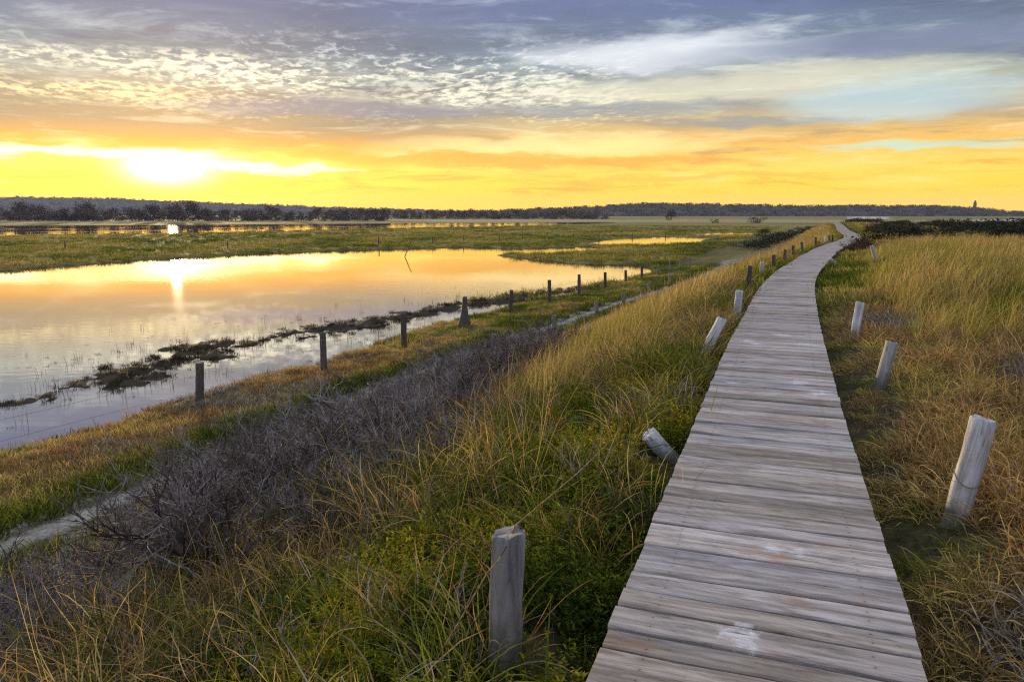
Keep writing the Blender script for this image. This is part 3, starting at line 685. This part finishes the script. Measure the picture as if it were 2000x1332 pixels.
def scatter(name, coll, pts, rot, scl, tint, label, cat):
    N = len(pts); me = bpy.data.meshes.new(name); me.vertices.add(N); me.vertices.foreach_set('co', np.asarray(pts, np.float32).ravel())
    fattr(me, 'rot', rot, typ='FLOAT_VECTOR'); fattr(me, 'scl', scl); fattr(me, 'tint', np.clip(tint, 0, 1)); fattr(me, 'pick', RNG.integers(0, NV, N), typ='INT')
    o = link(name, me); tag(o, label, cat, kind='stuff')
    g = bpy.data.node_groups.new(name, 'GeometryNodeTree')
    g.interface.new_socket('Geometry', in_out='INPUT', socket_type='NodeSocketGeometry'); g.interface.new_socket('Geometry', in_out='OUTPUT', socket_type='NodeSocketGeometry')
    i = g.nodes.new('NodeGroupInput'); u = g.nodes.new('NodeGroupOutput'); ip = g.nodes.new('GeometryNodeInstanceOnPoints'); ci = g.nodes.new('GeometryNodeCollectionInfo')
    ci.inputs['Collection'].default_value = coll; ci.inputs['Separate Children'].default_value = True; ci.inputs['Reset Children'].default_value = True
    def na(nm, ty):
        q = g.nodes.new('GeometryNodeInputNamedAttribute'); q.data_type = ty; q.inputs['Name'].default_value = nm; return q.outputs['Attribute']
    g.links.new(i.outputs[0], ip.inputs['Points']); g.links.new(ci.outputs[0], ip.inputs['Instance']); ip.inputs['Pick Instance'].default_value = True
    g.links.new(na('pick', 'INT'), ip.inputs['Instance Index']); g.links.new(na('rot', 'FLOAT_VECTOR'), ip.inputs['Rotation']); g.links.new(na('scl', 'FLOAT'), ip.inputs['Scale'])
    g.links.new(ip.outputs[0], u.inputs[0])
    md = o.modifiers.new('scatter', 'NODES'); md.node_group = g; return o
def field(dens, r0, r1, rref, power, amax=50.):
    """random points in the sector the eye can turn to, thinning out with distance"""
    out = []; edges = np.geomspace(r0, r1, 40); span = math.radians(2 * amax)
    for a, b in zip(edges[:-1], edges[1:]):
        k = RNG.poisson(dens * min(1., (rref / a) ** power) * span / 2 * (b * b - a * a))
        r = np.sqrt(RNG.uniform(a * a, b * b, k)); th = RNG.uniform(-span / 2, span / 2, k); out.append(np.stack([r * np.sin(th), r * np.cos(th)], 1))
    P = np.concatenate(out); z, t, sd, st_, wl, far = terrain(P[:, 0], P[:, 1], True)
    return P[:, 0], P[:, 1], z, t, sd, st_, np.hypot(P[:, 0], P[:, 1])
def rots(N, spin=math.pi, lean=.12): return np.stack([RNG.normal(0, lean, N), RNG.normal(0, lean, N), RNG.uniform(-spin, spin, N)], 1)
def put(name, coll, x, y, z, keep, scl, tint, label, cat, spin=math.pi, lean=.12):
    k = (RNG.uniform(size=len(x)) < keep) & (np.hypot(x - b2.x + .04, y - b2.y + .12) > .26); N = int(k.sum())
    return scatter(name, coll, np.stack([x, y, z], 1)[k], rots(N, spin, lean), scl[k], tint[k], label, cat)
U = lambda N, a, b: RNG.uniform(a, b, N)

# near field, fine blades ------------------------------------------------
x, y, z, t, sd, st_, r = field(95, 1.0, 17., 6., 1.15)
N = len(x); nb = fbm(x * .45, y * .45, 61); nf = fbm(x * 1.3, y * 1.3, 67); ng = fbm(x * .8, y * .8, 71)
off = ss(.56, .66, np.abs(t))
leftm = (t < 0) * (t > -9.5); right = (t > 0)
mossz = leftm * ss(-3.6, -2.2, t) * ss(11, 7, y) * ss(.34, .5, ng + ss(-2.4, -1, t) * .16)
goldz = leftm * ss(7.5, 11.5, y + (nb - .5) * 6) * ss(-1.3, -2.4, t)
shrubz = leftm * ss(-4.0, -5.6, t) * ss(3, 6, y) * ss(19, 15, y)
put('leafy_ground_cover', MOSS, x, y, z, off * mossz * .8, U(N, .7, 1.4), .52 + (nf - .5) * 1.5, 'feathery yellow green ground cover beside the boardwalk', 'plants')
x2, y2, z2, t2, sd2, st2, r2 = field(60, 1.0, 17., 6., 1.1); N2 = len(x2); nb2 = fbm(x2 * .45, y2 * .45, 61); nf2 = fbm(x2 * 1.3, y2 * 1.3, 67); ng2 = fbm(x2 * .8, y2 * .8, 71)
off2 = ss(.62, .74, np.abs(t2)); left2 = (t2 < 0) * (t2 > -9.5)
moss2 = left2 * ss(-3.6, -2.2, t2) * ss(11, 7, y2) * ss(.34, .5, ng2 + ss(-2.4, -1, t2) * .16)
gold2 = left2 * ss(7.2, 11., y2 + (nb2 - .5) * 6) * ss(-1.3, -2.4, t2)
shr2 = left2 * ss(0., 1., (-2.6 - .12 * y2 - t2)) * ss(2., 4, y2) * ss(20, 17, y2)
put('tangled_grass', TANG, x2, y2, z2, off2 * left2 * (1 - gold2) * (1 - .75 * moss2) * (1 - .45 * shr2) * .85, U(N2, .5, 1.2) * (.6 + .8 * nf2), np.select([RNG.uniform(size=N2) < .26 + (nf2 - .5) + .12 * ss(-3, -1.5, t2), RNG.uniform(size=N2) < .60], [U(N2, .0, .20), U(N2, .74, 1.)], U(N2, .45, .70)), 'tangled dry grass of straw, grey and green on the left slope', 'grass')
put('golden_grass', TALL, x2, y2, z2, off2 * gold2 * (1 - .68 * shr2), (1 - .25 * ss(-2.5, -4, t2)) * U(N2, .5, 1.0) * (.55 + .9 * nf2), .50 + (nf2 - .5) * .7, 'windswept golden grass on the bank slope', 'grass', 1.3)
put('edge_grass', LOW, x, y, z, off * leftm * ss(-2.2, -.8, t) * .42 * (1 - .5 * mossz), U(N, .6, 1.3), .30 + (nf - .5) * 1.4, 'short green and rusty grass along the landward plank ends', 'grass')
rt = right * off
tallr = ss(8.5, 11.5, y + (nb - .5) * 4) * ss(1.6, 2.6, t)
put('brown_grass', LOW, x, y, z, rt * (1 - .75 * tallr) * (.5 + .5 * ss(.35, .6, nf)), U(N, .6, 1.4) * (.5 + nf) * (1 - .4 * ss(1.3, .7, t)), .78 + U(N, -.18, .16) + (nb - .5) * 1.1 + (nf - .5) * 1.2 - .30 * ss(1.2, .7, t), 'low matted rusty brown grass beside the boardwalk', 'grass')
tallr2 = ss(8.5, 11.5, y2 + (nb2 - .5) * 4) * ss(1.6, 2.6, t2) * (t2 > 0)
put('brown_tangled_grass', TANG, x2, y2, z2, (t2 > 0) * off2 * ss(.9, 1.5, t2) * (1 - tallr2) * .42, U(N2, .35, .85), .76 + (nf2 - .5) * .9, 'longer curled russet grass among the matted brown grass', 'grass')
put('yellow_green_grass', TALL, x2, y2, z2, tallr2 * .85, U(N2, .45, 1.1) * (.6 + .8 * nf2), .40 + (nf2 - .5) * 1.5 + (nb2 - .5) * .5, 'tall yellow green dune grass on the rise', 'grass', 1.5)
put('dry_twigs', TW, x2, y2, z2, left2 * off2 * (shr2 * .4 + .14 + .30 * ss(-2.6, -4., t2) * ss(8, 6, y2)) , U(N2, .5, 1.3), nf2, 'thin grey dead twigs tangled in the slope grass', 'twigs')
x3, y3, z3, t3, sd3, st3, r3 = field(3.2, 1.4, 22., 9., 1.); N3 = len(x3)
put('dry_stalks', STALK, x3, y3, z3, (t3 < -1.2) * (t3 > -9) * .9 + (t3 > 2.5) * .5, U(N3, .5, 1.0), U(N3, .42, .66), 'long straw coloured stalks rising above the grass', 'grass')
# middle field, broader clumps -----------------------------------------------
x, y, z, t, sd, st_, r = field(17, 15., 150., 20., 1.25); N = len(x); nb = fbm(x * .3, y * .3, 81); nf = fbm(x * .9, y * .9, 87)
off = ss(.75, 1.0, np.abs(t)); see = ss(1.2, 2.4, t)
bankm = (t < 0) * (t > -9.3)
gold = bankm * ss(-.8, -1.9, t + (nb - .5))
put('golden_bank_grass', TALLW, x, y, z, off * gold * ss(-9.2, -8.2, t) * .8, U(N, .45, .95) * (.6 + .8 * nf) * (.30 + .55 * ss(-9., -3., t) + .15 * ss(-3, -2, t)), .53 + (nf - .5) * .5 - .06 * ss(.5, .7, nb), 'windswept golden grass along the bank further off', 'grass', 1.3)
put('bank_edge_grass', LOWW, x, y, z, off * bankm * (1 - gold), U(N, .9, 1.7), .26 + (nf - .5) * .8, 'green scrubby grass lining the far boardwalk', 'grass')
put('dune_grass', TALLW, x, y, z, (t > 1.) * off * see * (t < 40), U(N, .45, .9) * (.55 + .45 * see) * (.6 + .8 * nf) * (1 - .3 * ss(25, 50, r)), .42 + (nf - .5) * .8 + .08 * ss(20, 45, r), 'yellow green dune grass beyond the rise', 'grass', 1.5)
put('dune_edge_grass', LOWW, x, y, z, (t > .7) * (t < 2.6), U(N, .7, 1.4), .28 + (nf - .5) * .9, 'low green grass along the seaward plank ends', 'grass')
# foot of the slope, track verge and water bank
x, y, z, t, sd, st_, r = field(30, 8., 75., 14., 1.05); N = len(x); nb = fbm(x * .35, y * .35, 91); nf = fbm(x * 1.1, y * 1.1, 97)
bk = (t < -11.2) * (t > -17.5) * (z > WATER + .03)
put('bank_grass', LOWW, x, y, z, bk * .9, U(N, .45, 1.0), .50 + .30 * ss(30, 16, y) + (nb - .5) * 1.3 + (nf - .5) * .6 - .22 * ss(25, 45, y), 'short rusty and olive grass on the waterside bank', 'grass')
put('verge_grass', LOWW, x, y, z, ((np.abs(t + 11.4) < .5) | (np.abs(t + 9.3) < .45)) * .8, U(N, .8, 1.5), .10 + (nf - .5) * .5, 'dark green verge grass along the gravel track', 'grass')
# mud strip tussocks and stems in the shallows
x, y, z, t, sd, st_, r = field(16, 12., 85., 18., 1.); N = len(x); nf = fbm(x * .7, y * .7, 99)
put('marsh_tussocks', DARK, x, y, z, (sd < .2) * (t < -15.5) * (z > WATER - .03) * .7, U(N, .3, .85), nf, 'dark brown tussocks along the broken mud strip in the water', 'grass')
put('water_sedge', DARK, x, y, np.full(N, WATER - .03), (sd < -.2) * (t < -16) * (t > -27) * (z < WATER) * ss(.50, .62, nf) * .22 * ss(45, 30, y), U(N, .15, .40), nf, 'small dark sedge specks scattered in the near shallows', 'grass')
put('shallow_reeds', STEM, x, y, np.full(N, WATER), (sd < 0) * (t < -15.5) * (z < WATER) * ((z > WATER - .30) * .35 * ss(.45, .6, nf) + .008 * (t > -30)), U(N, .4, 1.0), U(N, .80, .95), 'thin dark stems standing in the shallow water', 'reeds')
# far meadow roughness
x, y, z, t, sd, st_, r = field(1.4, 45., 330., 60., 1.2); N = len(x); nf = fbm(x * .12, y * .12, 103)
put('meadow_grass', LOWW, x, y, z, (t < -16) * (z > WATER + .04), U(N, 1.2, 2.6), .30 + (nf - .5) * .9, 'olive meadow grass and rushes across the marsh', 'grass')

# ------------------------------------------------------------------ shrubs, trees and far things
SHG = 'leafless shrubs on the slope'
shmesh = [branchy('shrub', 200 + k, 1.15, 13, 3, TWIG, .012, .55, .22, (4, 6)) for k in range(5)]
rs = random.Random(21); placed = []
while len(placed) < 96:
    yy = rs.uniform(4.2, 17.2); tt = rs.uniform(-8.3 if yy > 10.5 else -6.2, -2.5 - .13 * yy)
    if any(abs(yy - a) + abs(tt - b) < .62 for a, b in placed): continue
    placed.append((yy, tt))
placed += [(3.2, -4.9), (3.9, -5.8), (4.4, -4.1), (5.0, -6.4), (5.4, -3.3), (4.7, -5.1), (3.5, -6.6), (6.3, -2.9), (2.9, -3.9)]
for k, (yy, tt) in enumerate(placed):
    xx = float(path_x(yy)) + tt * 1.07
    big = rs.random() < .5; big = big and k < 96; sc_ = rs.uniform(1.0, 1.3) if big else rs.uniform(.6, .85)
    o_ = link('leafless_shrub', shmesh[k % 5], None, None, (xx, yy, gz(xx, yy))); o_.scale = (sc_ * rs.uniform(.9, 1.2), sc_ * rs.uniform(.9, 1.2), sc_ * .82); o_.rotation_euler = (0, 0, rs.uniform(0, 6.28))
    tag(o_, 'large bushy grey leafless shrub on the slope above the gravel track' if big else 'small low grey leafless shrub on the slope above the gravel track', 'shrub', SHG)
def leafm(name, c1, c2):
    m, n, o = newmat(name); b = node(n, 'ShaderNodeAttribute', attribute_name='rnd')
    bsdf(n, o, mixc(n, X(n, b.outputs['Fac']), c1, c2), .85, None, .1); return m
BARE = leafm('bare_twigs', (.050, .036, .028), (.120, .088, .062)); EVER = leafm('dark_foliage', (.012, .016, .009), (.036, .042, .020)); RED = leafm('russet_twigs', (.045, .018, .014), (.11, .05, .035))
BARK, n, o = newmat('bark'); bsdf(n, o, mixc(n, noise(n, None, 4., 5.).sm(.4, .6), (.035, .028, .022), (.07, .058, .045)), .9)
def crown_mesh(seed, h, w, nleaf, size, mat, low=.2, clumps=14, spiky=.6):
    q = np.random.default_rng(seed); S = []
    cs = [np.array((q.normal(0, w * .26), q.normal(0, w * .26), h * q.uniform(low + .08, .86))) for _ in range(clumps)]
    for k in range(nleaf):
        c_ = cs[q.integers(clumps)]; p = c_ + q.normal(0, 1, 3) * np.array((w * .15, w * .15, h * .10)); p[2] = min(max(p[2], h * low), h * 1.02)
        d = q.normal(size=3) + np.array((0, 0, spiky)); d /= np.linalg.norm(d); l = size * q.uniform(.6, 1.5); sd_ = np.cross(d, q.normal(size=3)); sd_ /= np.linalg.norm(sd_)
        S.append((np.array([p, p + d * l * .5, p + d * l]), np.array((l * .16, l * .30, 0)), sd_, q.uniform()))
    return strip_mesh('crown', S, mat)
def trunk_mesh(seed, h, r, limbs=5):
    q = np.random.default_rng(seed); v = []; f = []
    def lim(P, r0, r1):
        b0 = len(v)
        for i, p in enumerate(P):
            rad = r0 + (r1 - r0) * i / (len(P) - 1)
            for k in range(6): v.append((p[0] + rad * math.cos(k * 1.0472), p[1] + rad * math.sin(k * 1.0472), p[2]))
            if i: f.extend([(b0 + (i - 1) * 6 + k, b0 + (i - 1) * 6 + (k + 1) % 6, b0 + i * 6 + (k + 1) % 6, b0 + i * 6 + k) for k in range(6)])
    lim([np.array((0, 0, -.3)), np.array((q.normal(0, .02) * h, 0, h * .35)), np.array((q.normal(0, .04) * h, q.normal(0, .03) * h, h * .8))], r, r * .3)
    for k in range(limbs):
        a = q.uniform(0, 6.28); z0 = h * q.uniform(.2, .55)
        lim([np.array((0, 0, z0)), np.array((math.cos(a) * h * .12, math.sin(a) * h * .12, z0 + h * .15)), np.array((math.cos(a) * h * .2, math.sin(a) * h * .2, z0 + h * .33))], r * .5, r * .12)
    return mesh('trunk', v, f, True)
CR = [crown_mesh(300 + k, 10, 8.5, 620, 1.15, BARE, .10, 16) for k in range(6)]; TR = [trunk_mesh(310 + k, 10, .22) for k in range(6)]
BU = [crown_mesh(320 + k, 1., 1.7, 950, .13, EVER, .0, 16, .3) for k in range(5)]; BS = trunk_mesh(330, 1., .04, 6)
RB = [crown_mesh(340 + k, 1., 1.5, 800, .14, RED, .0, 14, .8) for k in range(2)]
for me in TR + [BS]: me.materials.append(BARK)
def tree(name, x, y, s, k, label, group=None, crown=None, trunk=None, z=None, cat='tree', sx=1.):
    e = empty(name, (x, y, gz(x, y) if z is None else z)); e.scale = (s * sx, s * sx, s); e.rotation_euler = (0, 0, rs.uniform(0, 6.28))
    link('trunk' if cat == 'tree' else 'stem', trunk or TR[k % 6], None, e); link('crown' if cat == 'tree' else 'foliage', crown or CR[k % 6], None, e)
    tag(e, label, cat, group); return e
kk = 0
for D, a, b, step, h0, h1, lab in ((545, -180, 430, 13, .65, 1.3, 'tall bare brown tree in the row beyond the far water'), (600, 420, 760, 13, .70, 1.05, 'bare brown tree where the far row thins towards the meadow'),
                                   (820, 740, 1160, 15, .75, 1.1, 'small hazy bare tree at the foot of the far ridge')):
    p = a
    while p < b:
        d = D + rs.uniform(-25, 40); u = p
        tree('bare_tree', (u - 1000) / FPX * d * 1.014, d, rs.uniform(h0, h1) * (1.15 if rs.random() < .18 else 1), kk, lab, 'bare trees beyond the marsh', z=-3.5); kk += 1
        p += step * rs.uniform(.6, 1.4)
tree('dark_tree', *[(302 / FPX) * 560 * 1.014, 560], .95, 2, 'lone dark round tree standing before the far ridge', z=-3.5, crown=crown_mesh(350, 10, 8, 700, .9, EVER, .06, 16))
BG = 'dark bushes'
def bush(px, dist, top_px, label, group, w=1., me=None):
    x_, y_ = (px - 1000) / FPX * dist * 1.014, dist; z_ = gz(x_, y_); tz = EYE - (top_px - 418) / FPX * dist
    return tree('bush', x_, y_, max(tz - z_, .5), 0, label, group, crown=me or BU[rs.randrange(5)], trunk=BS, cat='bush', sx=w)
bush(1478, 150, 445, 'ragged dark bush standing alone at the end of the shining pool', None, .8)
bush(1386, 420, 428, 'small dark round bush out on the pale far meadow', 'bushes on the far meadow'); bush(1466, 420, 424, 'small dark round bush out on the pale far meadow', 'bushes on the far meadow', 1.3)
for k, (a, b) in enumerate(((1462, 103), (1476, 108), (1492, 112), (1508, 120), (1520, 128), (1534, 138), (1546, 146), (1556, 156), (1566, 168), (1576, 185), (1588, 205), (1600, 230))):
    bush(a, b, 441 + (470 - 441) * max(0, (1560 - a) / 100) - rs.uniform(0, 3), 'dark bush in the hedge running beside the track towards the horizon', 'hedge beside the track', rs.uniform(1., 1.5))
for k in range(95):
    d = rs.uniform(42, 130); a = rs.uniform(1690, 2090)
    bush(a, d, 428 + rs.uniform(0, 9) + max(0, (1760 - a)) * .05 + (80 - min(d, 80)) * .22, 'low dark bush in the black thicket behind the dune grass', 'thicket behind the dune grass', rs.uniform(1.1, 1.7))
for k in range(5): bush((1652, 1668, 1684, 1660, 1674)[k], (33, 34, 36, 37, 39)[k], (492, 486, 484, 480, 478)[k], 'dark russet twiggy bush at the boardwalk bend', 'russet bushes at the bend', rs.uniform(.9, 1.2), RB[k % 2])
for k in range(9): bush(rs.uniform(1640, 1700), rs.uniform(150, 330), rs.uniform(424, 433), 'dark bush far off where the boardwalk disappears', 'bushes at the end of the boardwalk', 1.5)
# undergrowth at the feet of the tree row, woods on the far ridges
UND = protos('undergrowth_clump', [crown_mesh(360 + k, 4., 8., 260, .8, EVER if k % 2 else BARE, 0., 8, .3) for k in range(NV)])
WOOD = protos('wood_clump', [crown_mesh(370 + k, 11., 16., 150, 3.2, EVER if k % 2 else BARE, 0., 8, .4) for k in range(NV)])
u = RNG.uniform(-220, 1180, 330); d = np.where(u < 760, RNG.uniform(520, 575, 330), RNG.uniform(700, 860, 330))
scatter('undergrowth', UND, np.stack([(u - 1000) / FPX * d * 1.014, d, np.full(330, -3.5)], 1), rots(330, 3.14, 0), RNG.uniform(.6, 1.2, 330), u * 0, 'dark undergrowth at the foot of the bare tree row', 'undergrowth')
P = []
for (u, top, D, dep), N in zip(HILLS, (1500, 1900)):
    xx = RNG.uniform(u[0], u[-1], N); q = RNG.uniform(-1, .25, N); h = np.maximum(0, np.cos(q * math.pi / 2)) ** .8
    P.append(np.stack([xx * (1 + q * dep / D), D + q * dep, -5 + (np.interp(xx, u, top) + 5) * h - 6.], 1))
P = np.concatenate(P); scatter('far_woods', WOOD, P, rots(len(P), 3.14, 0), RNG.uniform(.7, 1.15, len(P)), P[:, 0] * 0, 'woods covering the far ridges', 'woods')
# tower on the ridge
TWM, n, o = newmat('tower_stone'); bsdf(n, o, mixc(n, noise(n, None, .8, 4.).sm(.4, .6), (.08, .06, .05), (.13, .10, .08)), .9)
def lathe(prof, na=12):
    v = [(r_ * math.cos(6.2832 * k / na), r_ * math.sin(6.2832 * k / na), z_) for r_, z_ in prof for k in range(na)]
    f = [(i * na + k, i * na + (k + 1) % na, (i + 1) * na + (k + 1) % na, (i + 1) * na + k) for i in range(len(prof) - 1) for k in range(na)]
    return mesh('tower', v, f + [tuple(range(na - 1, -1, -1)), tuple(len(v) - na + k for k in range(na))])
TX, TY = 877 / FPX * 1880 * 1.014, 1880.; tz = 8.
tw = empty('tower', (TX, TY, tz)); link('shaft', lathe([(5.0, -4), (4.3, 8), (3.5, 20)]), TWM, tw); link('gallery', lathe([(4.4, 20), (4.4, 21.2)]), TWM, tw); link('lantern', lathe([(2.4, 21.2), (2.4, 24.2)]), TWM, tw); link('roof', lathe([(2.9, 24.2), (1.8, 25.8), (.3, 27.5)]), TWM, tw)
tag(tw, 'dark slender tower silhouetted above the low ridge', 'tower')

# ------------------------------------------------------------------ air
m, n, o = newmat('thin_haze'); pv = node(n, 'ShaderNodeVolumePrincipled'); pv.inputs['Color'].default_value = (.58, .67, 1., 1); pv.inputs['Density'].default_value = .00007; pv.inputs['Anisotropy'].default_value = .1
n.links.new(pv.outputs[0], o.inputs['Volume'])
B_ = 4800; v = [(sx * B_, sy * B_, z_) for z_ in (-7, 96) for sx, sy in ((-1, -1), (1, -1), (1, 1), (-1, 1))]
hz = link('haze', mesh('haze', v, [(3, 2, 1, 0), (4, 5, 6, 7), (0, 1, 5, 4), (1, 2, 6, 5), (2, 3, 7, 6), (3, 0, 4, 7)]), m)
tag(hz, 'thin evening haze over the marsh', 'haze', kind='stuff')
